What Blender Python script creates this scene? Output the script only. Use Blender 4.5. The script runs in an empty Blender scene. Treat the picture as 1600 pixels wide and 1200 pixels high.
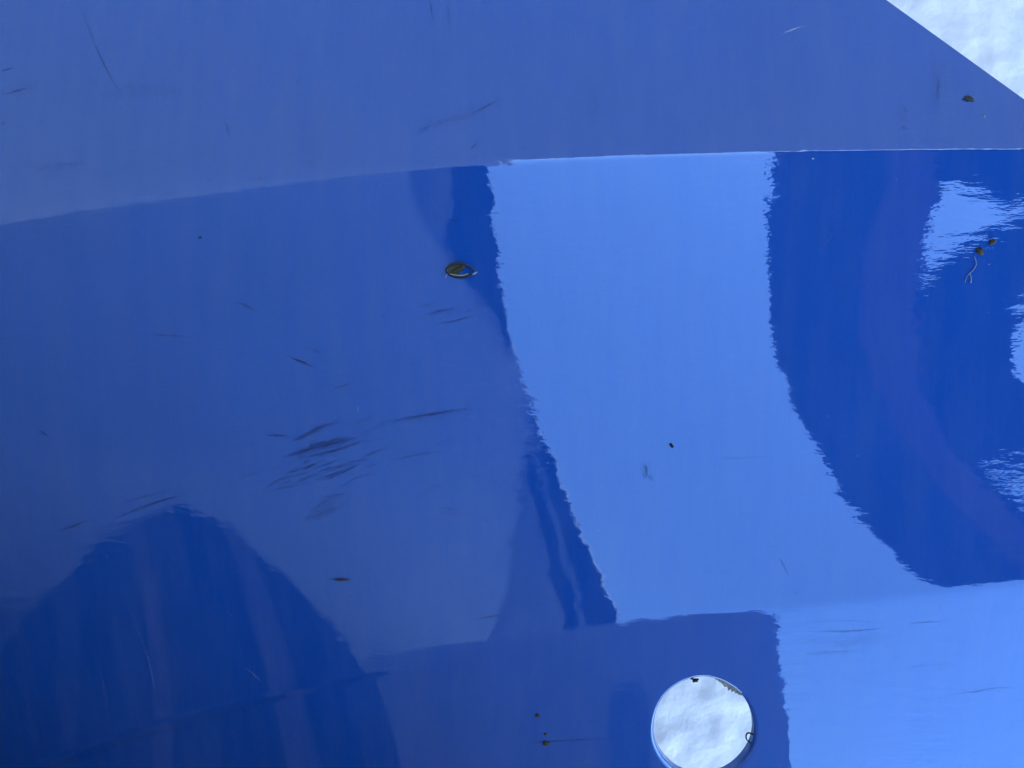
import bpy, bmesh, math, random
import numpy as np
from mathutils import Vector, noise

random.seed(7)
scene = bpy.context.scene
COL = scene.collection

# ---------------------------------------------------------------- camera
H = 0.36                      # camera height over the sheet (m)
S = 0.5 / 1600                # metres per photograph pixel at the sheet
cam = bpy.data.cameras.new('camera')
cam.sensor_width = 36.0
cam.lens = 36.0 * H / 0.5     # 0.5 m wide view of the sheet, a phone's main lens
cam.clip_start = 0.01
cam.clip_end = 5000
cam_ob = bpy.data.objects.new('camera', cam)
cam_ob.location = (0, 0, H)
COL.objects.link(cam_ob)
scene.camera = cam_ob

# ---------------------------------------------------------------- sky, sun, exposure
SUN_EL, SUN_ROT = 24.0, 30.0
world = bpy.data.worlds.new('World')
scene.world = world
world.use_nodes = True
wn = world.node_tree
bg = wn.nodes['Background']
sky = wn.nodes.new('ShaderNodeTexSky')
sky.sky_type = 'NISHITA'
sky.sun_disc = False
sky.sun_elevation = math.radians(SUN_EL)
sky.sun_rotation = math.radians(SUN_ROT)
sky.air_density = 1.0
sky.dust_density = 0.4
sky.ozone_density = 1.0
wn.links.new(sky.outputs[0], bg.inputs[0])
bg.inputs[1].default_value = 0.15
sun = bpy.data.lights.new('sun', 'SUN')
sun.energy = 2.0
sun.angle = math.radians(0.5)
sun.color = (1.0, 0.93, 0.84)
sun_ob = bpy.data.objects.new('sun', sun)
sun_ob.rotation_euler = (-math.radians(90 - SUN_EL), 0, -math.radians(SUN_ROT))     # shines from behind the added wall
sun_ob.location = (0, 6, 8)
COL.objects.link(sun_ob)
vs = scene.view_settings
vs.view_transform = 'Standard'
vs.look = 'None'
vs.gamma = 1.0
vs.exposure = 2.83
vs.use_curve_mapping = False

# ---------------------------------------------------------------- helpers
def link(o, parent=None):
    COL.objects.link(o)
    if parent is not None:
        o.parent = parent
    return o

def mesh_obj(name, verts, faces, mat, parent=None, smooth=False, normals=None):
    me = bpy.data.meshes.new(name)
    me.from_pydata([tuple(v) for v in verts], [], faces)
    me.materials.append(mat)
    if smooth:
        me.polygons.foreach_set('use_smooth', [True] * len(me.polygons))
    if normals is not None:
        me.normals_split_custom_set_from_vertices([tuple(n) for n in normals])
    me.update()
    return link(bpy.data.objects.new(name, me), parent)

def empty(name, loc=(0, 0, 0)):
    o = bpy.data.objects.new(name, None)
    o.location = loc
    o.empty_display_size = 0.02
    return link(o)

def tag(o, label=None, cat=None, group=None, kind=None):
    if label: o['label'] = label
    if cat: o['category'] = cat
    if group: o['group'] = group
    if kind: o['kind'] = kind
    return o

def new_mat(name):
    m = bpy.data.materials.new(name)
    m.use_nodes = True
    nt = m.node_tree
    return m, nt, nt.nodes['Principled BSDF']

def node(nt, typ, **kw):
    n = nt.nodes.new(typ)
    for k, v in kw.items():
        setattr(n, k, v)
    return n

def plain(name, col, rough=0.7, var=0.25, scale=30.0, spec=0.3):
    m, nt, p = new_mat(name)
    tc = node(nt, 'ShaderNodeTexCoord')
    nz = node(nt, 'ShaderNodeTexNoise')
    nz.inputs['Scale'].default_value = scale
    nz.inputs['Detail'].default_value = 5
    nt.links.new(tc.outputs['Object'], nz.inputs['Vector'])
    mr = node(nt, 'ShaderNodeMapRange')
    mr.inputs['To Min'].default_value = 1 - var
    mr.inputs['To Max'].default_value = 1 + var
    nt.links.new(nz.outputs['Fac'], mr.inputs['Value'])
    mx = node(nt, 'ShaderNodeVectorMath', operation='SCALE')
    mx.inputs[0].default_value = col
    nt.links.new(mr.outputs[0], mx.inputs['Scale'])
    nt.links.new(mx.outputs[0], p.inputs['Base Color'])
    p.inputs['Roughness'].default_value = rough
    p.inputs['Specular IOR Level'].default_value = spec
    return m

# ---------------------------------------------------------------- materials
def blue_material():
    m, nt, p = new_mat('glossy_blue')
    L = nt.links.new
    tc = node(nt, 'ShaderNodeTexCoord')
    # faint mottling of the blue pigment
    n1 = node(nt, 'ShaderNodeTexNoise'); n1.inputs['Scale'].default_value = 18; n1.inputs['Detail'].default_value = 6
    L(tc.outputs['Object'], n1.inputs['Vector'])
    n2 = node(nt, 'ShaderNodeTexNoise'); n2.inputs['Scale'].default_value = 1500; n2.inputs['Detail'].default_value = 2
    L(tc.outputs['Object'], n2.inputs['Vector'])
    ad = node(nt, 'ShaderNodeMath', operation='MULTIPLY_ADD')
    ad.inputs[1].default_value = 0.14; ad.inputs[2].default_value = 0.93
    L(n1.outputs['Fac'], ad.inputs[0])
    ad2 = node(nt, 'ShaderNodeMath', operation='MULTIPLY_ADD')
    ad2.inputs[1].default_value = 0.44
    L(n2.outputs['Fac'], ad2.inputs[0]); L(ad.outputs[0], ad2.inputs[2])
    sub = node(nt, 'ShaderNodeMath', operation='SUBTRACT'); sub.inputs[1].default_value = 0.22
    L(ad2.outputs[0], sub.inputs[0])
    sc = node(nt, 'ShaderNodeVectorMath', operation='SCALE')
    sc.inputs[0].default_value = BLUE
    L(sub.outputs[0], sc.inputs['Scale'])
    # a thin, streaky film of dust over the pigment
    sm = node(nt, 'ShaderNodeMapping'); sm.inputs['Scale'].default_value = (90, 14, 30)
    L(tc.outputs['Object'], sm.inputs['Vector'])
    s1 = node(nt, 'ShaderNodeTexNoise'); s1.inputs['Scale'].default_value = 1.0; s1.inputs['Detail'].default_value = 7
    s1.inputs['Roughness'].default_value = 0.7
    L(sm.outputs[0], s1.inputs['Vector'])
    sr = node(nt, 'ShaderNodeMapRange')
    sr.inputs['From Min'].default_value = 0.42; sr.inputs['From Max'].default_value = 0.72
    sr.inputs['To Min'].default_value = 0.0; sr.inputs['To Max'].default_value = 0.085
    L(s1.outputs['Fac'], sr.inputs['Value'])
    dm = node(nt, 'ShaderNodeMixRGB')
    dm.inputs['Color2'].default_value = (0.20, 0.24, 0.36, 1)
    L(sr.outputs[0], dm.inputs['Fac']); L(sc.outputs[0], dm.inputs['Color1'])
    L(dm.outputs[0], p.inputs['Base Color'])
    p.inputs['IOR'].default_value = 2.6
    p.inputs['Specular IOR Level'].default_value = SPEC
    p.inputs['Specular Tint'].default_value = (*TINT, 1)
    # roughness: a little dull haze in places
    n3 = node(nt, 'ShaderNodeTexNoise'); n3.inputs['Scale'].default_value = 35; n3.inputs['Detail'].default_value = 8
    L(tc.outputs['Object'], n3.inputs['Vector'])
    mr = node(nt, 'ShaderNodeMapRange')
    mr.inputs['From Min'].default_value = 0.35; mr.inputs['From Max'].default_value = 0.75
    mr.inputs['To Min'].default_value = 0.012; mr.inputs['To Max'].default_value = 0.035
    L(n3.outputs['Fac'], mr.inputs['Value']); L(mr.outputs[0], p.inputs['Roughness'])
    # ripple of the moulded surface: short waves, longer across than along
    mp = node(nt, 'ShaderNodeMapping')
    mp.inputs['Rotation'].default_value = (0, 0, math.radians(-10))
    mp.inputs['Scale'].default_value = (0.26, 1.0, 0.2)
    L(tc.outputs['Object'], mp.inputs['Vector'])
    r1 = node(nt, 'ShaderNodeTexNoise'); r1.inputs['Scale'].default_value = 240; r1.inputs['Detail'].default_value = 3
    r1.inputs['Roughness'].default_value = 0.55
    L(mp.outputs[0], r1.inputs['Vector'])
    b1 = node(nt, 'ShaderNodeBump'); b1.inputs['Strength'].default_value = 1.0; b1.inputs['Distance'].default_value = RIPPLE
    r3 = node(nt, 'ShaderNodeTexNoise'); r3.inputs['Scale'].default_value = 16; r3.inputs['Detail'].default_value = 2
    L(tc.outputs['Object'], r3.inputs['Vector'])
    rm = node(nt, 'ShaderNodeMapRange')
    rm.inputs['From Min'].default_value = 0.35; rm.inputs['From Max'].default_value = 0.68
    rm.inputs['To Min'].default_value = 0.35; rm.inputs['To Max'].default_value = 1.6
    L(r3.outputs['Fac'], rm.inputs['Value'])
    rx = node(nt, 'ShaderNodeMath', operation='MULTIPLY')
    L(r1.outputs['Fac'], rx.inputs[0]); L(rm.outputs[0], rx.inputs[1])
    L(rx.outputs[0], b1.inputs['Height'])
    r2 = node(nt, 'ShaderNodeTexNoise'); r2.inputs['Scale'].default_value = 50; r2.inputs['Detail'].default_value = 1
    L(tc.outputs['Object'], r2.inputs['Vector'])
    b2 = node(nt, 'ShaderNodeBump'); b2.inputs['Strength'].default_value = 1.0; b2.inputs['Distance'].default_value = RIPPLE * 1.1
    L(r2.outputs['Fac'], b2.inputs['Height']); L(b1.outputs[0], b2.inputs['Normal'])
    L(b2.outputs[0], p.inputs['Normal'])
    return m

BLUE = (0.010, 0.084, 0.40)
TINT = (0.53, 0.74, 1.0)
SPEC = 0.46
RIPPLE = 0.00009
M_BLUE = blue_material()
M_OVERHEAD = plain('pale_standin', (0.92, 0.82, 0.70), 0.8, 0.05, 3)  # from here to the brown: tones of the added, unseen mirrored shapes
M_WALL = plain('grey_standin', (0.19, 0.163, 0.145), 0.8, 0.06, 2)
M_DARK = plain('dark_standin', (0.010, 0.010, 0.010), 0.8, 0.4, 12)
M_DARK2 = plain('soft_dark_standin', (0.075, 0.066, 0.062), 0.8, 0.4, 12)
M_BATTEN = plain('batten_standin', (0.17, 0.155, 0.15), 0.8, 0.3, 8)
M_MID = plain('mid_dark_standin', (0.055, 0.056, 0.058), 0.8, 0.5, 9)
M_RED = plain('reddish_standin', (0.19, 0.085, 0.11), 0.8, 0.3, 12)
M_GREYBOARD = plain('light_grey_standin', (0.46, 0.39, 0.33), 0.8, 0.2, 6)
M_GREYDARK = plain('dull_grey_standin', (0.30, 0.28, 0.26), 0.8, 0.3, 8)
M_BROWN = plain('brown_standin', (0.22, 0.15, 0.13), 0.8, 0.3, 10)

def snow_material():
    m, nt, p = new_mat('snow')
    L = nt.links.new
    tc = node(nt, 'ShaderNodeTexCoord')
    n1 = node(nt, 'ShaderNodeTexNoise'); n1.inputs['Scale'].default_value = 70; n1.inputs['Detail'].default_value = 8
    L(tc.outputs['Object'], n1.inputs['Vector'])
    cr = node(nt, 'ShaderNodeValToRGB')
    cr.color_ramp.elements[0].position = 0.3; cr.color_ramp.elements[0].color = (0.76, 0.72, 0.69, 1)
    cr.color_ramp.elements[1].position = 0.62; cr.color_ramp.elements[1].color = (0.84, 0.80, 0.77, 1)
    L(n1.outputs['Fac'], cr.inputs[0]); L(cr.outputs[0], p.inputs['Base Color'])
    p.inputs['Roughness'].default_value = 0.6
    n2 = node(nt, 'ShaderNodeTexNoise'); n2.inputs['Scale'].default_value = 160; n2.inputs['Detail'].default_value = 5
    L(tc.outputs['Object'], n2.inputs['Vector'])
    b = node(nt, 'ShaderNodeBump'); b.inputs['Strength'].default_value = 0.35; b.inputs['Distance'].default_value = 0.0025
    L(n2.outputs['Fac'], b.inputs['Height']); L(b.outputs[0], p.inputs['Normal'])
    return m
M_SNOW = snow_material()

def scuff_material(name, col, rough):
    m, nt, p = new_mat(name)
    L = nt.links.new
    p.inputs['Base Color'].default_value = (*col, 1)
    p.inputs['Roughness'].default_value = rough
    at = node(nt, 'ShaderNodeAttribute', attribute_name='fade')
    st = node(nt, 'ShaderNodeAttribute', attribute_name='streak')
    nz = node(nt, 'ShaderNodeTexNoise'); nz.inputs['Scale'].default_value = 1100; nz.inputs['Detail'].default_value = 3
    L(st.outputs['Vector'], nz.inputs['Vector'])
    mr = node(nt, 'ShaderNodeMapRange')
    mr.inputs['From Min'].default_value = 0.36; mr.inputs['From Max'].default_value = 0.60
    L(nz.outputs['Fac'], mr.inputs['Value'])
    mu = node(nt, 'ShaderNodeMath', operation='MULTIPLY'); L(mr.outputs[0], mu.inputs[0]); L(at.outputs['Fac'], mu.inputs[1])
    L(mu.outputs[0], p.inputs['Alpha'])
    return m
M_SCUFF = scuff_material('dull_scuff', (0.014, 0.04, 0.16), 0.45)
M_PALE = scuff_material('pale_scratch', (0.55, 0.62, 0.75), 0.6)
M_SOIL = plain('soil_brown', (0.060, 0.054, 0.042), 0.8, 0.5, 900, 0.2)
M_BLACK = plain('black_dirt', (0.008, 0.007, 0.008), 0.7, 0.4, 900, 0.3)
M_HUSK = plain('olive_husk', (0.05, 0.045, 0.018), 0.35, 0.5, 700, 0.5)
M_HUSKRIM = plain('dark_husk_rim', (0.012, 0.011, 0.009), 0.3, 0.4, 700, 0.6)
M_LINT = plain('pale_lint', (0.20, 0.27, 0.42), 0.7, 0.1, 500)
M_GRIT = plain('grey_grit', (0.30, 0.31, 0.27), 0.9, 0.6, 1800, 0.1)

# ---------------------------------------------------------------- the moulded sheet, as heights
PT = np.polyfit(np.array([-150, 0, 200, 400, 600, 760, 900, 1100, 1300, 1600, 1800]) / 1000,
                [385, 352, 315, 287, 269, 257, 249, 241, 237, 234, 233], 4)
PB = np.polyfit(np.array([-150, 0, 80, 300, 640, 800, 975, 1100, 1200, 1400, 1600, 1800]) / 1000,
                [1275, 1222, 1190, 1122, 1032, 1000, 978, 968, 957, 930, 905, 880], 4)
TW, K, SU, C2 = 0.0911, 0.14, -0.21, 0.00020
def y_top(px): return np.polyval(PT, px / 1000)
def y_low(px): return np.polyval(PB, px / 1000)
def G3(q): return TW * np.maximum(q - 380, 0) ** 3 / 3 / 600 ** 2
def z_face(px, py):
    t = py - 240
    return (G3(py + K * (px - 850)) - G3(py)) / K * S + S * (-0.0625 * t - 0.5 * C2 * t * t)
def softplus(u, r):
    v = u / r
    return r * np.where(v > 30, v, np.log1p(np.exp(np.minimum(v, 30))))
def height(px, py):
    rt = np.interp(px, [-150, 300, 700, 1100, 1800], [24, 14, 3, 1.6, 1.6])
    rb = np.interp(px, [-150, 600, 1000, 1800], [7, 6, 4.5, 4])
    SL = np.interp(px, [-150, 400, 700, 950, 1800], [-0.62, -0.52, -0.36, -0.275, -0.27])
    lip = np.interp(px, [-150, 300, 460], [0.0011, 0.0008, 0.0])
    drop = np.interp(px, [-150, 560, 760], [0.0026, 0.0020, 0.0])
    dd = py - y_low(px)
    step = -lip * np.exp(-((dd + 2) / 6.0) ** 2) + drop / (1 + np.exp(-np.clip((dd - 9) / 2.5, -40, 40)))
    s1 = softplus(y_top(px) - py, rt)
    s2 = softplus(py - y_low(px), rb)
    return z_face(px, py + s1 - s2) + S * (SU * s1 + SL * s2) - step
def pos(px, py):
    px = np.asarray(px, float); py = np.asarray(py, float)
    z = height(px, py)
    k = (H - z) / H
    return np.stack([(px - 800) * S * k, (600 - py) * S * k, z], -1)
def nor(px, py, e=0.05):
    n = np.cross(pos(px + e, py) - pos(px - e, py), pos(px, py - e) - pos(px, py + e))
    return n / np.linalg.norm(n, axis=-1, keepdims=True)

THICK = 0.006
EDGE_R = 1709.0
def x_right(py): return np.minimum(EDGE_R, 1385 + np.asarray(py, float) * 215 / 155)
def y_bottom(px): return np.interp(px, [-150, 900, 1800], [1345, 1248, 1244])

class Builder:
    def __init__(self): self.v, self.n, self.f, self.c = [], [], [], 0
    def add(self, P, N):
        P = np.asarray(P).reshape(-1, 3); N = np.asarray(N).reshape(-1, 3)
        i = self.c; self.v.append(P); self.n.append(N); self.c += len(P)
        return i
    def grid(self, i0, rows, cols, flip=False, skip=None):
        for r in range(rows - 1):
            for c in range(cols - 1):
                if skip and skip(r, c): continue
                a, b, d, e = i0 + r * cols + c, i0 + r * cols + c + 1, i0 + (r + 1) * cols + c + 1, i0 + (r + 1) * cols + c
                self.f.append((a, b, d, e) if flip else (a, e, d, b))
    def strip(self, A, An, B, Bn, closed=False):
        i = self.add(A, An); j = self.add(B, Bn); n = len(A)
        for k in range(n if closed else n - 1):
            m = (k + 1) % n
            self.f.append((i + k, i + m, j + m, j + k))
    def build(self, name, mat, parent):
        return mesh_obj(name, np.concatenate(self.v), self.f, mat, parent, True, np.concatenate(self.n))

def edge_wall(B, px, py, out):
    """closing wall along an outer edge of the sheet"""
    P, N = pos(px, py), nor(px, py)
    out = np.broadcast_to(np.array(out, float), P.shape)
    B.strip(P, out, P - N * THICK, out)

panel = empty('moulded_panel', (0, 0, 0))
tag(panel, 'glossy scuffed blue moulded panel with creased flanges and a round hole, over snow', 'panel')

# upper flange: rows dense towards the crease
B = Builder()
w = 1 - (1 - np.linspace(0, 1, 64)) ** 2.2
cols = 300
u = np.linspace(0, 1, cols)
yy = -120 + (w[:, None] * np.ones(cols))* 0
PX = np.zeros((64, cols)); PY = np.zeros((64, cols))
for r in range(64):
    py = np.full(cols, 0.0)
    px = -150 + u * (EDGE_R + 150)
    for it in range(6):
        py = -120 + w[r] * (y_top(px) + 120)
        px = -150 + u * (x_right(py) + 150)
    PX[r], PY[r] = px, py
P, N = pos(PX, PY), nor(PX, PY)
B.grid(B.add(P, N), 64, cols)
B.grid(B.add(P - N * THICK, -N), 64, cols, True)
d = np.array([155.0, 215.0, 0]); d /= np.linalg.norm(d)
edge_wall(B, PX[:, -1], PY[:, -1], d)
edge_wall(B, PX[0], PY[0], (0, 1, 0))
edge_wall(B, PX[:, 0], PY[:, 0], (-1, 0, 0))
tag(B.build('upper_flange', M_BLUE, panel), 'flat upper flange with a slanting cut corner')

# centre face
B = Builder()
rows = 150; t = np.linspace(0, 1, rows); w = 0.5 - 0.5 * np.cos(np.pi * t); w = 0.6 * w + 0.4 * t
px = np.linspace(-150, EDGE_R, cols)
PX = np.broadcast_to(px, (rows, cols)); PY = y_top(px)[None] + w[:, None] * (y_low(px) - y_top(px))[None]
P, N = pos(PX, PY), nor(PX, PY)
B.grid(B.add(P, N), rows, cols)
B.grid(B.add(P - N * THICK, -N), rows, cols, True)
edge_wall(B, PX[:, -1], PY[:, -1], (1, 0, 0))
edge_wall(B, PX[:, 0], PY[:, 0], (-1, 0, 0))
tag(B.build('centre_face', M_BLUE, panel), 'curved mirror-like centre face between the two creases')

# lower flange with the hole
HX, HY, HR, HF = 1100.0, 1139.0, 85.5, 7.0
B = Builder()
rows = 70; t = np.linspace(0, 1, rows); w = 0.45 * t + 0.55 * t ** 2.4
px = np.linspace(-150, EDGE_R, 373)
cols = len(px)
PX = np.broadcast_to(px, (rows, cols)).copy(); PY = y_low(px)[None] + w[:, None] * (y_bottom(px) - y_low(px))[None]
c0 = int(np.searchsorted(px, HX - 98)); c1 = int(np.searchsorted(px, HX + 98))
ymid = PY[:, (c0 + c1) // 2]
r0 = int(np.searchsorted(ymid, HY - 97)); r1 = int(np.searchsorted(ymid, HY + 97))
r1 = min(r1, rows - 2)
P, N = pos(PX, PY), nor(PX, PY)
skip = lambda r, c: r0 <= r < r1 and c0 <= c < c1
B.grid(B.add(P, N), rows, cols, False, skip)
B.grid(B.add(P - N * THICK, -N), rows, cols, True, skip)
loop = [(r0, c) for c in range(c0, c1)] + [(r, c1) for r in range(r0, r1)] + [(r1, c) for c in range(c1, c0, -1)] + [(r, c0) for r in range(r1, r0, -1)]
lx = np.array([PX[a, b] for a, b in loop]); ly = np.array([PY[a, b] for a, b in loop])
an = np.arctan2(ly - HY, lx - HX)
wob = 1 + 0.006 * np.sin(3 * an + 1) + 0.004 * np.sin(7 * an)
cx, cy = np.cos(an), np.sin(an)
rings = []
for k in range(9):
    s = k / 8
    rr = HR * wob
    rings.append((lx + s * (HX + rr * cx - lx), ly + s * (HY + rr * cy - ly)))
for k in range(8):
    (ax, ay), (bx, by) = rings[k], rings[k + 1]
    B.strip(pos(bx, by), nor(bx, by), pos(ax, ay), nor(ax, ay), True)
    na, nb = nor(ax, ay), nor(bx, by)
    B.strip(pos(ax, ay) - na * THICK, -na, pos(bx, by) - nb * THICK, -nb, True)
inward = np.stack([-cx, cy, 0 * cx], -1)
prof = []
for k in range(9):
    ph = k / 8 * math.pi / 2
    r = HR * wob - HF * math.sin(ph)
    qx, qy = HX + r * cx, HY + r * cy
    n = nor(qx, qy)
    prof.append((pos(qx, qy) - n * (HF * S * (1 - math.cos(ph))), n * math.cos(ph) + inward * math.sin(ph)))
qx, qy = HX + (HR * wob - HF) * cx, HY + (HR * wob - HF) * cy
n = nor(qx, qy)
prof.append((pos(qx, qy) - n * THICK, inward))
for k in range(len(prof) - 1):
    B.strip(prof[k + 1][0], prof[k + 1][1], prof[k][0], prof[k][1], True)
ox, oy = rings[-1]
no = nor(ox, oy)
B.strip(pos(ox, oy) - no * THICK, -no, prof[-1][0], -n, True)
edge_wall(B, PX[:, -1], PY[:, -1], (1, 0, 0))
edge_wall(B, PX[-1], PY[-1], (0, -1, 0))
edge_wall(B, PX[:, 0], PY[:, 0], (-1, 0, 0))
lower = tag(B.build('lower_flange', M_BLUE, panel), 'lower flange pierced by a round hole')

# ---------------------------------------------------------------- snow
def axis(lo, hi, dense_lo, dense_hi, step):
    a = list(np.arange(dense_lo, dense_hi + step / 2, step))
    s, x = step, a[-1]
    while x < hi:
        s *= 1.25; x += s; a.append(x)
    s, x = step, a[0]
    while x > lo:
        s *= 1.25; x -= s; a.insert(0, x)
    return a
GZ = -0.22
xs = axis(-400, 400, -0.45, 0.5, 0.004); ys = axis(-400, 400, -0.45, 0.4, 0.004)
verts = []
for y in ys:
    for x in xs:
        z = GZ
        if abs(x) < 3 and abs(y) < 3:
            z += 0.002 * noise.noise(Vector((x * 6, y * 6, 3.1))) + 0.0011 * noise.noise(Vector((x * 22, y * 22, 1.7)))
            z += 0.0016 * noise.noise(Vector((x * 70, y * 55, 5.2)))
            f = noise.noise(Vector((x * 38, y * 60, 9.4)))
            z += 0.0022 * max(0, f - 0.18)
            # drift added as a support for the panel, under its middle and left
            dx, dy = (x + 0.12) / 0.14, (y - 0.03) / 0.11
            z += 0.19 * math.exp(-(dx * dx + dy * dy) ** 1.5)
        verts.append((x, y, z))
nx = len(xs)
faces = [(j * nx + i, j * nx + i + 1, (j + 1) * nx + i + 1, (j + 1) * nx + i) for j in range(len(ys) - 1) for i in range(nx - 1)]
tag(mesh_obj('snow_ground', verts, faces, M_SNOW, None, True), kind='structure')

# ---------------------------------------------------------------- unseen shapes added for the panel to mirror, overhead and behind the camera
def prism(name, pts, z0, z1, mat, parent):
    n = len(pts)
    a = sum(pts[i][0] * pts[(i + 1) % n][1] - pts[(i + 1) % n][0] * pts[i][1] for i in range(n))
    if a < 0: pts = pts[::-1]
    v = [(x, y, z0) for x, y in pts] + [(x, y, z1) for x, y in pts]
    f = [tuple(range(n - 1, -1, -1)), tuple(range(n, 2 * n))] + [(i, (i + 1) % n, n + (i + 1) % n, n + i) for i in range(n)]
    return mesh_obj(name, v, f, mat, parent)
def rect(x0, x1, y0, y1): return [(x0, y0), (x1, y0), (x1, y1), (x0, y1)]

ZS = 0.40  # shaped outlines below come from image pixels, mirrored off the panel, then baked
added_wall = empty('standin_wall')  # added out of view: greys the flange's reflection and keeps the sun off
tag(added_wall, 'added grey wall out of view, mirrored in the upper flange', 'wall')
prism('wall', rect(-0.12, 6, 2.0, 2.2), GZ - 0.05, 2.75, M_WALL, added_wall)
prism('wall', rect(-5, -0.12, 2.0, 2.2), GZ - 0.05, 6.6, M_WALL, added_wall)
prism('standin_edge', rect(-0.11, 6, 1.95, 2.25), 2.753, 2.85, M_OVERHEAD, added_wall)

added_sheet = empty('standin_roof')  # added overhead, unseen: gives the grey reflection and dims the left
tag(added_sheet, 'added low pale sheet out of view, mirrored across the left of the panel', 'added_roof')
prism('overhead_sheet', [(-.95, .22), (-.30, .225), (-.14, .26), (-.036, .30), (-.031, .255), (-.0228, .1636), (-.0196, .112), (-.0166, .0556), (-.0048, -.0616), (.0122, -.1626), (.0339, -.2896), (.0463, -.3653), (.0542, -.4193), (.06, -.4983), (.06, -.75), (-.95, -.75)], ZS, ZS + 0.02, M_OVERHEAD, added_sheet)
prism('side_blocker', rect(-.98, -.952, -.75, .8), GZ - 0.05, ZS + 0.02, M_WALL, added_sheet)  # added to cut light from the left
prism('rear_blocker', rect(-.95, -.1, -.78, -.752), GZ - 0.05, ZS + 0.02, M_WALL, added_sheet)  # added to cut light from the back left
E0 = ZS - 0.001
prism('standin_strip', [(-.0711, .2553), (-.0637, .1636), (-.0576, .112), (-.0691, .0785), (-.058, .0555), (-.034, .0043), (-.020, -.0292), (-.0105, -.062), (-.0059, -.0700), (-.0075, -.0661), (-.0170, .0556), (-.0200, .112), (-.0232, .1636), (-.0314, .2553)], ZS - 0.006, E0, M_DARK, added_sheet)  # these strips are added, outlined to match dark bands in the reflection
prism('standin_strip', [(-.1086, .2553), (-.1009, .1557), (-.0979, .1358), (-.0885, .104), (-.0696, .0795), (-.0580, .112), (-.0641, .1636), (-.0715, .2553)], ZS - 0.005, E0, M_GREYBOARD, added_sheet)
prism('standin_strip', [(.0046, -.1465), (.0103, -.1673), (.0135, -.2507), (.0167, -.3315), (.0166, -.4337), (.0105, -.5225), (.0595, -.4983), (.0538, -.4193), (.0459, -.3653), (.0335, -.2896), (.0118, -.1626), (.0104, -.1455)], ZS - 0.006, E0, M_DARK, added_sheet)
prism('standin_strip', [(.0038, -.1861), (.0051, -.2529), (.0074, -.3347), (.0072, -.4383), (-.0005, -.5294), (.0096, -.5225), (.0162, -.4337), (.0163, -.3315), (.0131, -.2507)], ZS - 0.005, E0, M_GREYDARK, added_sheet)
prism('standin_strip', [(.0006, -.2001), (-.0104, -.2569), (-.0083, -.3402), (-.0089, -.4461), (-.0195, -.5411), (-.0013, -.5294), (.0068, -.4383), (.0070, -.3347), (.0047, -.2529)], ZS - 0.006, E0, M_DARK, added_sheet)
prism('standin_strip', [(-.0033, -.2188), (-.0247, -.2981), (-.0452, -.3725), (-.0599, -.4391), (-.1071, -.548), (-.0199, -.5411), (-.0093, -.4461), (-.0087, -.3402), (-.0108, -.2569)], ZS - 0.0045, E0, M_GREYBOARD, added_sheet)

added_slats = empty('standin_canopy')  # unseen slats added and cut to shape the right-hand reflection
tag(added_slats, 'added dark slats out of view, with gaps of sky, mirrored at the right of the panel', 'added_canopy')
prism('standin_board', [(.280, .355), (.2748, .2714), (.2676, .1755), (.2638, .0966), (.2646, .0091), (.2739, -.0569), (.2877, -.1137), (.312, -.1804), (.3336, -.2128), (.3449, -.2215), (.372, -.25), (.45, -.25), (.4332, -.1679), (.4268, -.1646), (.4055, -.1482), (.3728, -.0986), (.3552, -.0066), (.3616, .0673), (.3863, .1795), (.39, .355)], ZS, ZS + 0.008, M_MID, added_slats)
prism('standin_board', [(.3905, .355), (.3868, .1795), (.3621, .0673), (.3557, -.0066), (.3733, -.0986), (.4060, -.1482), (.4273, -.1646), (.4337, -.1679), (.4505, -.25), (.486, -.25), (.4689, -.1391), (.4538, -.1318), (.4245, -.1046), (.4084, -.0453), (.4144, .0417), (.4319, .1138), (.4352, .1755), (.438, .355)], ZS + 0.0006, ZS + 0.008, M_RED, added_slats)
prism('standin_board', [(.400, .0352), (.4165, .0448), (.4528, .0702), (.4852, .0883), (.5184, .107), (.62, .145), (.62, .085), (.5345, .0465), (.5192, .0269), (.504, .0004), (.511, -.0264), (.519, -.040), (.62, -.07), (.62, -.088), (.4817, -.1003), (.4617, -.1058), (.4442, -.1093), (.4155, -.112), (.3935, -.0596)], ZS + 0.009, ZS + 0.016, M_DARK, added_slats)
prism('standin_board', [(.4267, .355), (.4332, .1139), (.4435, .1398), (.4556, .1557), (.4824, .1438), (.5228, .1216), (.62, .163), (.62, .355)], ZS + 0.017, ZS + 0.024, M_DARK, added_slats)
prism('standin_board', [(.420, -.1150), (.4442, -.1105), (.4547, -.1120), (.468, -.1180), (.62, -.104), (.62, -.25), (.43, -.25)], ZS + 0.0095, ZS + 0.016, M_DARK, added_slats)
prism('standin_board', rect(.622, .70, -.25, .355), ZS + 0.002, ZS + 0.016, M_DARK, added_slats)
for yy in (-0.24, 0.32):
    prism('standin_post', rect(.65, .675, yy, yy + 0.025), GZ - 0.05, ZS + 0.0015, M_DARK, added_slats)

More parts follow.
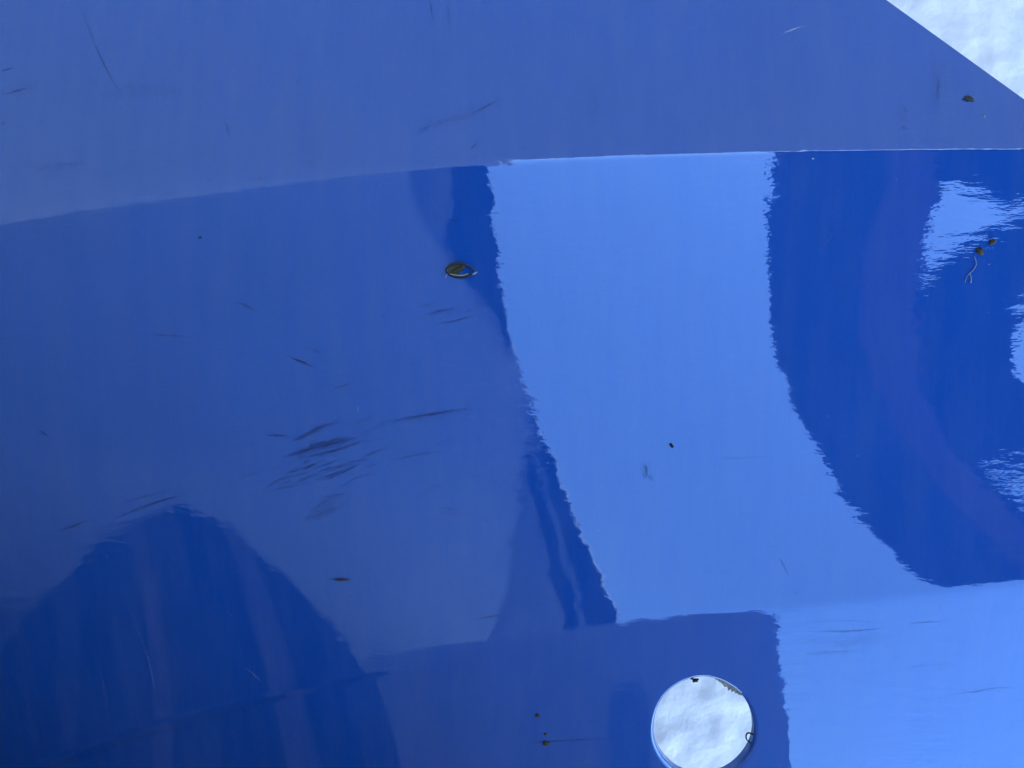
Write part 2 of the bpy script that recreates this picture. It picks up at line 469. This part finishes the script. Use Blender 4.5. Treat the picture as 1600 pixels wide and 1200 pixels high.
# uprights added out of view, shaped for the dark dome in the reflection
YF = -0.33
def upright(name, outl, y0, th, mat, parent):
    n = len(outl)
    v = [(x, y0, z) for x, z in outl] + [(x, y0 - th, z) for x, z in outl]
    f = [tuple(range(n - 1, -1, -1)), tuple(range(n, 2 * n))] + [(k, (k + 1) % n, n + (k + 1) % n, n + k) for k in range(n)]
    return mesh_obj(name, v, f, mat, parent)
added_screen = empty('standin_planks')
tag(added_screen, 'added uneven dark planks out of view, mirrored at the lower left of the panel', 'added_screen')
def top_z(x):
    return float(np.interp(x, [-.4475, -.4445, -.4375, -.4205, -.405, -.3857, -.3526, -.3167, -.2461, -.1977, -.1624, -.135],
                           [.05, .1222, .2146, .2853, .308, .3214, .3062, .2781, .2076, .1539, .1203, .1203]))
LEAN = -0.5                                    # the planks lean over to the left
def plank_top(x0):
    z = -0.05
    while z < 0.4:
        x = x0 + LEAN * (z - 0.1)
        if z > (top_z(x) if x > -.4475 else .03): break
        z += 0.001
    return z
edges = [(-.66, M_DARK), (-.58, M_DARK2), (-.51, M_DARK), (-.455, M_DARK), (-.4224, M_DARK2), (-.4018, M_DARK), (-.376, M_DARK2), (-.3425, M_BROWN), (-.327, M_DARK2), (-.304, M_DARK2),
         (-.2885, M_DARK), (-.2628, M_DARK), (-.2422, M_BROWN), (-.2165, M_DARK), (-.196, M_DARK), (-.1837, M_DARK2), (-.158, None)]
for i in range(len(edges) - 1):
    x0, x1 = edges[i][0], edges[i + 1][0] - 0.0003
    up = []
    for x in np.linspace(x0, x1, max(5, int((x1 - x0) / .003))):
        z = plank_top(x)
        if z > .12: z += random.uniform(-.012, .005)
        up.append((x + LEAN * (z - .1), z))
    zb = GZ - .05
    upright('standin_plank', [(x0 + LEAN * (zb - .1), zb), (x1 + LEAN * (zb - .1), zb)] + up[::-1], YF + 0.001 * (i % 2), .010, edges[i][1], added_screen)
upright('standin_plank', [(-.94, GZ - .05), (-.52, GZ - .05), (-.66, .03), (-.94, .03)], YF - .011, .010, M_DARK, added_screen)

added_boards = empty('standin_boards')  # uprights added out of view for the lower flange to mirror
tag(added_boards, 'added grey uprights out of view, mirrored along the lower flange', 'added_screen')
bx = [-.157, -.07, -.01, .054, .12, .1965]
TOPX, TOPZ = [-.157, -.115, -.037, .017, .075, .137, .19], [.112, .130, .180, .214, .25, .29, .32]
for i in range(5):
    x0, x1 = bx[i], bx[i + 1] - 0.0003
    xm = (x0 + x1) / 2
    z0, zm, z1 = np.interp([x0, xm, x1], TOPX, TOPZ)
    zb = -.02 if i > 2 else GZ - .05
    outl = [(x0, zb), (x1, zb), (x1, z1), (xm, zm), (x0, z0)]
    if i == 0: outl = [(x1 - .0005, zb), (x1, zb), (x1, z1), (xm, zm), (x0, z0)]
    if i == 4: outl = [(x0, zb), (.178, zb), (.1878, .0632), (.1946, .1237), (.1998, .1846), (.199, .215), (.194, .245), (.184, .268), (.165, .283), (x0, z0)]
    upright('standin_board', outl, YF, .010, M_GREYBOARD, added_boards)
upright('standin_batten', [(.054, GZ - .05), (.086, GZ - .05), (.086, .106), (.08, .115), (.058, .112), (.054, .105)], YF + .0055, .005, M_BATTEN, added_boards)  # added for the darker block in the lower flange's reflection

# ---------------------------------------------------------------- scratches and scuffs
def stroke(pts, width, fade, lift=0.00005, jag=0.25, seg=None):
    """a thin worn strip that follows the sheet: (verts, faces, fades)"""
    pts = np.array(pts, float)
    L = np.r_[0, np.cumsum(np.hypot(*np.diff(pts, axis=0).T))]
    n = seg or max(6, int(L[-1] / 4))
    s = np.linspace(0, L[-1], n)
    x, y = np.interp(s, L, pts[:, 0]), np.interp(s, L, pts[:, 1])
    tx, ty = np.gradient(x), np.gradient(y)
    l = np.hypot(tx, ty) + 1e-9
    nx_, ny_ = -ty / l, tx / l
    V, F, A, U = [], [], [], []
    sid = random.uniform(0, 50)
    for k in range(n):
        e = math.sin(math.pi * (k + .35) / (n - .3)) ** 0.85
        wv = width * e * (1 + jag * (random.random() * 2 - 1)) / 2
        c = jag * width * 0.25 * (random.random() * 2 - 1)
        for o in (-1, -.35, .35, 1):
            qx, qy = x[k] + nx_[k] * (o * wv + c), y[k] + ny_[k] * (o * wv + c)
            p, nn = pos(qx, qy), nor(qx, qy)
            V.append(p + nn * lift)
            U.append((s[k] * S * 0.07, o * width * S / 2, sid))
            A.append(fade * 0.8 * e * (1.0 if abs(o) < .5 else 0.05))
    for k in range(n - 1):
        for o in range(3):
            a = k * 4 + o
            F.append((a, a + 1, a + 5, a + 4))
    F = [f[::-1] for f in F]
    return V, F, A, U

def add_strokes(name, items, mat, parent, kind=None):
    V, F, A, U = [], [], [], []
    for it in items:
        v, f, a, u_ = stroke(*it)
        b = len(V)
        V += v; A += a; U += u_; F += [tuple(i + b for i in q) for q in f]
    o = mesh_obj(name, V, F, mat, parent, True)
    # faces must look up
    at = o.data.attributes.new('fade', 'FLOAT', 'POINT')
    at.data.foreach_set('value', A)
    at = o.data.attributes.new('streak', 'FLOAT_VECTOR', 'POINT')
    at.data.foreach_set('vector', np.array(U, dtype=np.float32).ravel())
    if kind: o['kind'] = kind
    return o

long_marks = [
    ([(122, 0), (135, 35), (150, 75), (170, 115), (188, 145), (205, 170)], 4.5, .42),
    ([(222, 518), (245, 523), (275, 525), (308, 526), (318, 521)], 3.5, .5),
    ([(365, 472), (382, 476), (402, 486)], 8, .45),
    ([(442, 556), (460, 561), (478, 568), (493, 575)], 6, .85),
    ([(470, 540), (490, 547), (508, 552)], 6, .5),
    ([(440, 579), (455, 586), (470, 593)], 4, .3),
    ([(518, 609), (535, 603), (555, 596)], 5, .45),
    ([(600, 660), (650, 652), (690, 645), (722, 639), (748, 636)], 8, .6),
    ([(350, 673), (372, 674), (395, 675)], 3.5, .6),
    ([(410, 679), (430, 680), (452, 681)], 4.5, .8),
    ([(452, 690), (478, 680), (500, 668), (528, 660)], 10, .6),
    ([(440, 715), (480, 703), (520, 690), (560, 683)], 16, .7),
    ([(500, 712), (540, 697), (580, 685)], 8, .5),
    ([(440, 742), (470, 730), (500, 722), (512, 719)], 10, .6),
    ([(395, 777), (420, 760), (440, 748), (490, 736)], 7, .5),
    ([(498, 752), (530, 739), (550, 730), (566, 724)], 8, .7),
    ([(480, 801), (500, 789), (540, 772)], 10, .25),
    ([(470, 815), (500, 803), (530, 792)], 16, .25),
    ([(612, 718), (640, 713), (668, 708), (700, 704)], 4, .45),
    ([(375, 747), (395, 740), (412, 733)], 5, .35),
    ([(90, 830), (112, 824), (140, 812)], 6, .7),
    ([(165, 818), (200, 802), (240, 786), (280, 774), (310, 764)], 6, .55),
    ([(150, 800), (200, 783), (260, 768), (300, 758)], 5, .25),
    ([(684, 800), (705, 804), (722, 803)], 8, .55),
    ([(684, 793), (705, 795), (720, 796)], 7, .3),
    ([(733, 969), (755, 966), (780, 961)], 5, .65),
    ([(510, 904), (535, 905), (553, 904)], 7, .7),
    ([(665, 492), (690, 486), (715, 481)], 6, .45),
    ([(670, 508), (705, 503), (752, 490)], 4, .5),
    ([(655, 480), (668, 476), (678, 474)], 5, .35),
    ([(697, 342), (708, 344), (722, 343)], 3, .7),
    ([(150, 345), (157, 337), (165, 325)], 6, .35),
    ([(90, 370), (98, 367), (106, 364)], 3, .5),
    ([(60, 672), (68, 677), (77, 683)], 5, .6),
    ([(672, 0), (675, 18), (678, 35)], 5, .6),
    ([(699, 0), (701, 30), (702, 48)], 5, .25),
    ([(540, 1), (551, 15), (552, 25)], 4, .35),
    ([(740, 178), (760, 165), (788, 152)], 6, .35),
    ([(648, 210), (662, 203), (672, 196)], 9, .35),
    ([(735, 235), (741, 228), (745, 222)], 7, .4),
    ([(350, 184), (356, 200), (360, 218)], 5, .35),
    ([(0, 112), (12, 108), (22, 106)], 4, .6),
    ([(0, 150), (25, 142), (46, 136)], 7, .4),
    ([(0, 195), (5, 193), (10, 191)], 6, .5),
    ([(255, 298), (265, 303), (280, 307)], 5, .35),
    ([(472, 252), (485, 252), (490, 262)], 4, .3),
    ([(1466, 115), (1467, 135), (1465, 160)], 8, .4),
    ([(1480, 95), (1476, 100), (1470, 104)], 12, .15),
    ([(1412, 165), (1416, 173), (1420, 176)], 7, .5),
    ([(1410, 195), (1415, 200), (1405, 204)], 9, .3),
    ([(1020, 180), (1026, 183), (1030, 180)], 7, .25),
    ([(1436, 220), (1446, 219), (1455, 217)], 4, .5),
    ([(1006, 724), (1009, 735), (1007, 748)], 10, .6),
    ([(1014, 740), (1018, 747), (1021, 752)], 8, .75),
    ([(1218, 870), (1224, 884), (1234, 903)], 4, .55),
    ([(1120, 715), (1150, 717), (1170, 715), (1210, 713)], 4, .2),
    ([(765, 335), (775, 332), (783, 334)], 3, .45),
    ([(1210, 974), (1260, 972), (1330, 970), (1400, 975)], 4, .25),
    ([(1240, 986), (1320, 987), (1370, 983), (1400, 972)], 4, .4),
    ([(1418, 980), (1425, 974), (1472, 971)], 3.5, .4),
    ([(1408, 1046), (1445, 1040), (1500, 1036)], 3.5, .3),
    ([(1475, 1086), (1520, 1081), (1560, 1075), (1600, 1073)], 4, .4),
    ([(1250, 1022), (1300, 1020), (1360, 1015)], 9, .18),
    ([(812, 1163), (840, 1160), (880, 1157), (945, 1153)], 5, .55),
]
long_marks += [
    ([(430, 725), (500, 700), (570, 682)], 34, .22), ([(420, 770), (480, 745), (560, 722)], 30, .16), ([(470, 812), (520, 792), (560, 770)], 36, .16),
    ([(450, 690), (500, 672), (545, 655)], 22, .2), ([(590, 665), (660, 652), (740, 640)], 16, .2), ([(640, 500), (700, 488), (760, 478)], 22, .12),
    ([(1000, 715), (1010, 735), (1018, 755)], 24, .14), ([(20, 250), (80, 262), (150, 258)], 24, .12), ([(150, 150), (200, 140), (300, 145)], 26, .12),
    ([(640, 205), (690, 190), (790, 160)], 22, .12), ([(920, 90), (925, 150), (928, 210)], 18, .10), ([(1460, 80), (1466, 120), (1462, 190)], 26, .14),
    ([(1405, 160), (1412, 185), (1416, 205)], 22, .14), ([(0, 150), (30, 140), (60, 128)], 30, .14), ([(1240, 1000), (1320, 1003), (1420, 990)], 26, .10),
]
for it in long_marks:
    add_strokes('scratch', [it], M_SCUFF, panel)

pale_marks = [
    ([(1216, 58), (1228, 50), (1244, 44), (1264, 40)], 3.2, .55),
    ([(748, 1030), (760, 1045), (772, 1055), (790, 1062)], 2, .0),
    ([(380, 1040), (395, 1052), (412, 1068)], 5, .12),
    ([(1270, 405), (1290, 380), (1315, 350)], 2.5, .12),
    ([(556, 640), (560, 634), (558, 646)], 4, .35),
    ([(632, 520), (636, 516), (639, 514)], 3, .35),
    ([(200, 940), (215, 985), (232, 1030), (243, 1080), (250, 1120)], 3.5, .13),
    ([(150, 1020), (160, 1060), (170, 1110), (172, 1140)], 6, .07),
]
for it in pale_marks:
    if it[2] > 0:
        add_strokes('scratch', [it], M_PALE, panel)

# many tiny scuffs, too small to pick apart
fine = []
for k in range(620):
    x, y = random.uniform(-20, 1620), random.uniform(0, 1200)
    if math.hypot(x - HX, y - HY) < 110 or y < 40 and x > 1300: continue
    if x > 1385 + y * 1.387 - 30: continue
    if 250 < y < 330 and x > 640: continue
    ang = random.gauss(1.45, .35) if y < 260 else random.gauss(-.2, .35)
    l = random.uniform(4, 16)
    fine.append(([(x, y), (x + l * .5 * math.cos(ang), y + l * .5 * math.sin(ang)), (x + l * math.cos(ang + .2), y + l * math.sin(ang + .2))],
                 random.uniform(2, 6), random.uniform(.05, .15) if (x > 760 and y > 250) else random.uniform(.06, .30)))
for k in range(70):                      # brushed patch left of the bright band
    t = random.gauss(0, .5)
    x, y = 500 + 75 * t + random.gauss(0, 28), 728 - 28 * t + random.gauss(0, 30)
    l, ang = random.uniform(18, 62), random.gauss(-.36, .09)
    fine.append(([(x, y), (x + l * .5 * math.cos(ang), y + l * .5 * math.sin(ang)), (x + l * math.cos(ang + .06), y + l * math.sin(ang + .06))],
                 random.uniform(2, 6), random.uniform(.10, .34)))
add_strokes('fine_scuffs', fine, M_SCUFF, panel, 'stuff')
pale = []
for k in range(130):
    x, y = random.uniform(-20, 1620), random.uniform(0, 1200)
    if math.hypot(x - HX, y - HY) < 110 or x > 1385 + y * 1.387 - 30: continue
    ang = random.uniform(0, 3.1); l = random.uniform(2, 7)
    pale.append(([(x, y), (x + l * .5 * math.cos(ang), y + l * .5 * math.sin(ang)), (x + l * math.cos(ang + .3), y + l * math.sin(ang + .3))],
                 random.uniform(1.5, 3), random.uniform(.08, .3)))
add_strokes('fine_scratches', pale, M_PALE, panel, 'stuff')

# ---------------------------------------------------------------- bits lying on the panel
def lump(name, px, py, lx_, ly_, rot, mat, label, cat, group=None, flat=.5, seed=0, rough=.6, parent=None):
    bm = bmesh.new()
    bmesh.ops.create_icosphere(bm, subdivisions=3, radius=1)
    c, n = pos(px, py), nor(px, py)
    ca, sa = math.cos(rot), math.sin(rot)
    for v in bm.verts:
        k = 1 + rough * noise.noise(v.co * 1.6 + Vector((seed * 3.7, seed, 2))) + rough * .5 * noise.noise(v.co * 4 + Vector((seed, 1, seed * 2.3)))
        x, y, z = v.co.x * k * lx_ * S * .44, v.co.y * k * ly_ * S * .44, v.co.z * k * min(lx_, ly_) * flat * S / 2
        v.co = (x * ca - y * sa, x * sa + y * ca, z + min(lx_, ly_) * flat * S * .3)
    me = bpy.data.meshes.new(name); bm.to_mesh(me); bm.free()
    me.materials.append(mat)
    me.polygons.foreach_set('use_smooth', [True] * len(me.polygons))
    o = link(bpy.data.objects.new(name, me), parent)
    o.location = tuple(c)
    if label: tag(o, label, cat, group)
    return o

lump('dirt_speck', 1514, 155, 17, 9, -.25, M_SOIL, 'brown dirt speck near the cut corner of the upper flange', 'dirt', 'dirt specks', seed=1)
lump('dirt_speck', 1530, 393, 14, 11, -.5, M_SOIL, 'larger left one of two dirt specks on the right side of the centre face', 'dirt', 'dirt specks', seed=2)
lump('dirt_speck', 1550, 378, 11, 10, .4, M_SOIL, 'small right one of two dirt specks on the right side of the centre face', 'dirt', 'dirt specks', seed=3)
lump('dirt_speck', 1049, 696, 10, 5, -.95, M_BLACK, 'tiny dark oblong speck in the bright band of the centre face', 'dirt', 'dirt specks', seed=4)
lump('dirt_speck', 840, 1118, 10, 8, .2, M_SOIL, 'upper dirt speck on the lower flange, left of the hole', 'dirt', 'dirt specks', seed=5)
lump('dirt_speck', 853, 1161, 12, 10, -.2, M_SOIL, 'lower dirt speck on the lower flange, left of the hole, lying on a scratch', 'dirt', 'dirt specks', seed=6)
lump('dirt_speck', 852, 1147, 6, 5, 0, M_SOIL, 'faintest of the three specks left of the hole, between the other two', 'dirt', 'dirt specks', seed=7)
lump('dirt_speck', 537, 906, 26, 5, .05, M_SOIL, 'thin brown streak of dirt at the lower middle of the centre face', 'dirt', 'dirt specks', seed=8, flat=.3)
lump('dirt_speck', 313, 371, 4.5, 3.5, 0, M_BLACK, 'pinhead black speck on the upper left of the centre face', 'dirt', 'dirt specks', seed=9)
lump('ice_grain', 1537, 182, 4, 5, .3, M_LINT, 'small pale grain near the cut corner of the upper flange', 'grain', seed=10)
lump('ice_grain', 1270, 248, 5, 2.5, 0, M_LINT, 'small pale grain just under the upper crease', 'grain', seed=11)

def tube(name, pts, rad, mat, parent=None, closed=False, lift=0.0):
    """round thread through (px, py, lift in m, radius in px)"""
    V, F = [], []
    C = []
    for q in pts:
        p, n = pos(q[0], q[1]), nor(q[0], q[1])
        C.append(Vector(p + n * (q[2] + lift)))
    m, k = len(C), 8
    for i in range(m):
        a = C[(i - 1) % m] if (closed or i > 0) else C[i]
        b = C[(i + 1) % m] if (closed or i < m - 1) else C[i]
        t = (b - a).normalized()
        sx = t.cross(Vector((0, 0, 1))).normalized(); sy = sx.cross(t)
        r = (pts[i][3] if len(pts[i]) > 3 else rad) * S
        for j in range(k):
            g = 2 * math.pi * j / k
            V.append(C[i] + sx * (r * math.cos(g)) + sy * (r * math.sin(g)))
    for i in range(m if closed else m - 1):
        for j in range(k):
            a, b = i * k + j, i * k + (j + 1) % k
            c, d = ((i + 1) % m) * k + (j + 1) % k, ((i + 1) % m) * k + j
            F.append((a, b, c, d))
    if not closed:
        F.append(tuple(range(k - 1, -1, -1))); F.append(tuple(range((m - 1) * k, m * k)))
    return mesh_obj(name, V, F, mat, parent, True)

def smooth_path(ctrl, n, closed=False):
    c = np.array(ctrl, float); m = len(c)
    out = []
    segs = m if closed else m - 1
    for s in range(segs):
        p = [c[(s + d) % m] if closed else c[min(max(s + d, 0), m - 1)] for d in (-1, 0, 1, 2)]
        for t in np.arange(n) / n:
            out.append(.5 * (2 * p[1] + (p[2] - p[0]) * t + (2 * p[0] - 5 * p[1] + 4 * p[2] - p[3]) * t * t + (3 * p[1] - p[0] - 3 * p[2] + p[3]) * t ** 3))
    if not closed: out.append(c[-1])
    return [tuple(x) for x in out]

# the open seed husk
husk = empty('seed_husk')
tag(husk, 'dark olive open seed husk lying beside the bright band', 'seed husk')
rim = smooth_path([(698, 424, .0006, 2.2), (703, 416, .0012, 2.4), (714, 412, .0016, 2.2), (726, 413, .0016, 2.0), (737, 419, .0012, 1.6), (743, 427, .0005, 1.2),
                   (736, 430, .0006, 1.7), (722, 433, .0006, 2.3), (708, 431, .0005, 2.4)], 5, True)
tube('rim', rim, 2, M_HUSKRIM, husk, True)
V, F = [], []
inner = smooth_path([(699, 424, .0006), (704, 416, .0011), (714, 412, .0015), (724, 413, .0015), (727, 417, .0012), (722, 423, .0007), (716, 428, .0004), (706, 429, .0004)], 4, True)
for q in inner: V.append(pos(q[0], q[1]) + nor(q[0], q[1]) * q[2])
V.append(pos(713., 420.) + nor(713., 420.) * .0004)
n = len(inner)
for i in range(n): F.append((i, n, (i + 1) % n))
mesh_obj('shell', V, F, M_HUSK, husk, True)
tube('inner_fold', smooth_path([(707, 425, .0008), (715, 421, .0011), (722, 418, .0013), (725, 415, .0016)], 4), 1.3, M_HUSK, husk)
tube('lower_lip', smooth_path([(703, 428, .0013, .7), (712, 430, .0014, .9), (722, 430.5, .0014, .9), (732, 428, .0013, .6)], 4), .8, M_GRIT, husk)
tube('tip', smooth_path([(738, 429, .0012, .8), (742, 427, .0012, 1.5), (746, 425, .0008, .6)], 4), 1.2, M_LINT, husk)
tube('stalk', smooth_path([(700, 427, .0008, .6), (697, 431, .0005, .8), (696, 435, .0002, .5)], 4), .7, M_LINT, husk)

# pale thread near the pair of specks
lint = empty('lint_thread')
tag(lint, 'pale wispy thread hanging below the pair of dirt specks', 'thread')
tube('strand', smooth_path([(1522, 400, .0002, .5), (1525, 412, .0002, .7), (1520, 422, .0003, .75), (1512, 430, .0002, .5), (1507, 441, .0001, .7)], 5), .8, M_LINT, lint)
tube('strand', smooth_path([(1515, 427, .0002, .6), (1517, 435, .0002, .8), (1516, 442, .0002, 1.2)], 5), .8, M_LINT, lint)

# dirt, burr and grit on the hole's edge
def hole_pt(deg, dr=0.0, drop=0.0):
    a = math.radians(deg)
    r = HR - HF + dr
    qx, qy = HX + r * math.cos(a), HY - r * math.sin(a)
    return qx, qy, -drop
tube('burr', smooth_path([(*hole_pt(-10, 3, .0025), 1.6), (1170.5, 1149, -.002, 1.3), (1167, 1154, -.002, 1.4), (1168.5, 1160, -.002, 1.2), (1172, 1163, -.002, 1.0), (*hole_pt(-21, 3, .0025), 1.2)], 4), 1.3, M_BLACK, lower)['label'] = 'curled black burr on the right of the hole'
g = lump('crumb', 1088, 1065, 12, 8, .1, M_BLACK, 'black crumb of dirt stuck to the top of the hole edge', 'dirt', seed=14, flat=.6)
g.location.z -= 0.0025
lump('crumb_side', 1083, 1061, 6, 4, .3, M_BLACK, None, None, seed=15).location.z -= 0.0025
bpy.data.objects['crumb_side'].name = 'crumb_flake'
o = bpy.data.objects['crumb_flake']; o.parent = g; o.location = Vector(pos(1083., 1061.)) - Vector(pos(1088., 1063.))
grit = []
V, F = [], []
for i in range(46):
    dg = 38 + (76 - 38) * i / 45
    ww = 9.0 * math.sin(math.pi * min(1, max(0.02, (i + 2) / 48))) ** .5 * (1 + .55 * noise.noise(Vector((i * .31, 4.2, 0))) + .12 * random.random())
    for j, (dr, dz) in enumerate(((2.5, .0022), (-ww * .5, .0026 + .0006 * random.random()), (-ww, .0036))):
        q = hole_pt(dg, dr + random.uniform(-.6, .6), dz)
        p, n = pos(q[0], q[1]), nor(q[0], q[1])
        V.append(p + n * q[2])
for i in range(45):
    for j in range(2):
        a = i * 3 + j
        F.append((a, a + 3, a + 4, a + 1))
mesh_obj('grit_rim', V, F, M_GRIT, lower, False)['label'] = 'grey gritty residue under the upper right of the hole edge'
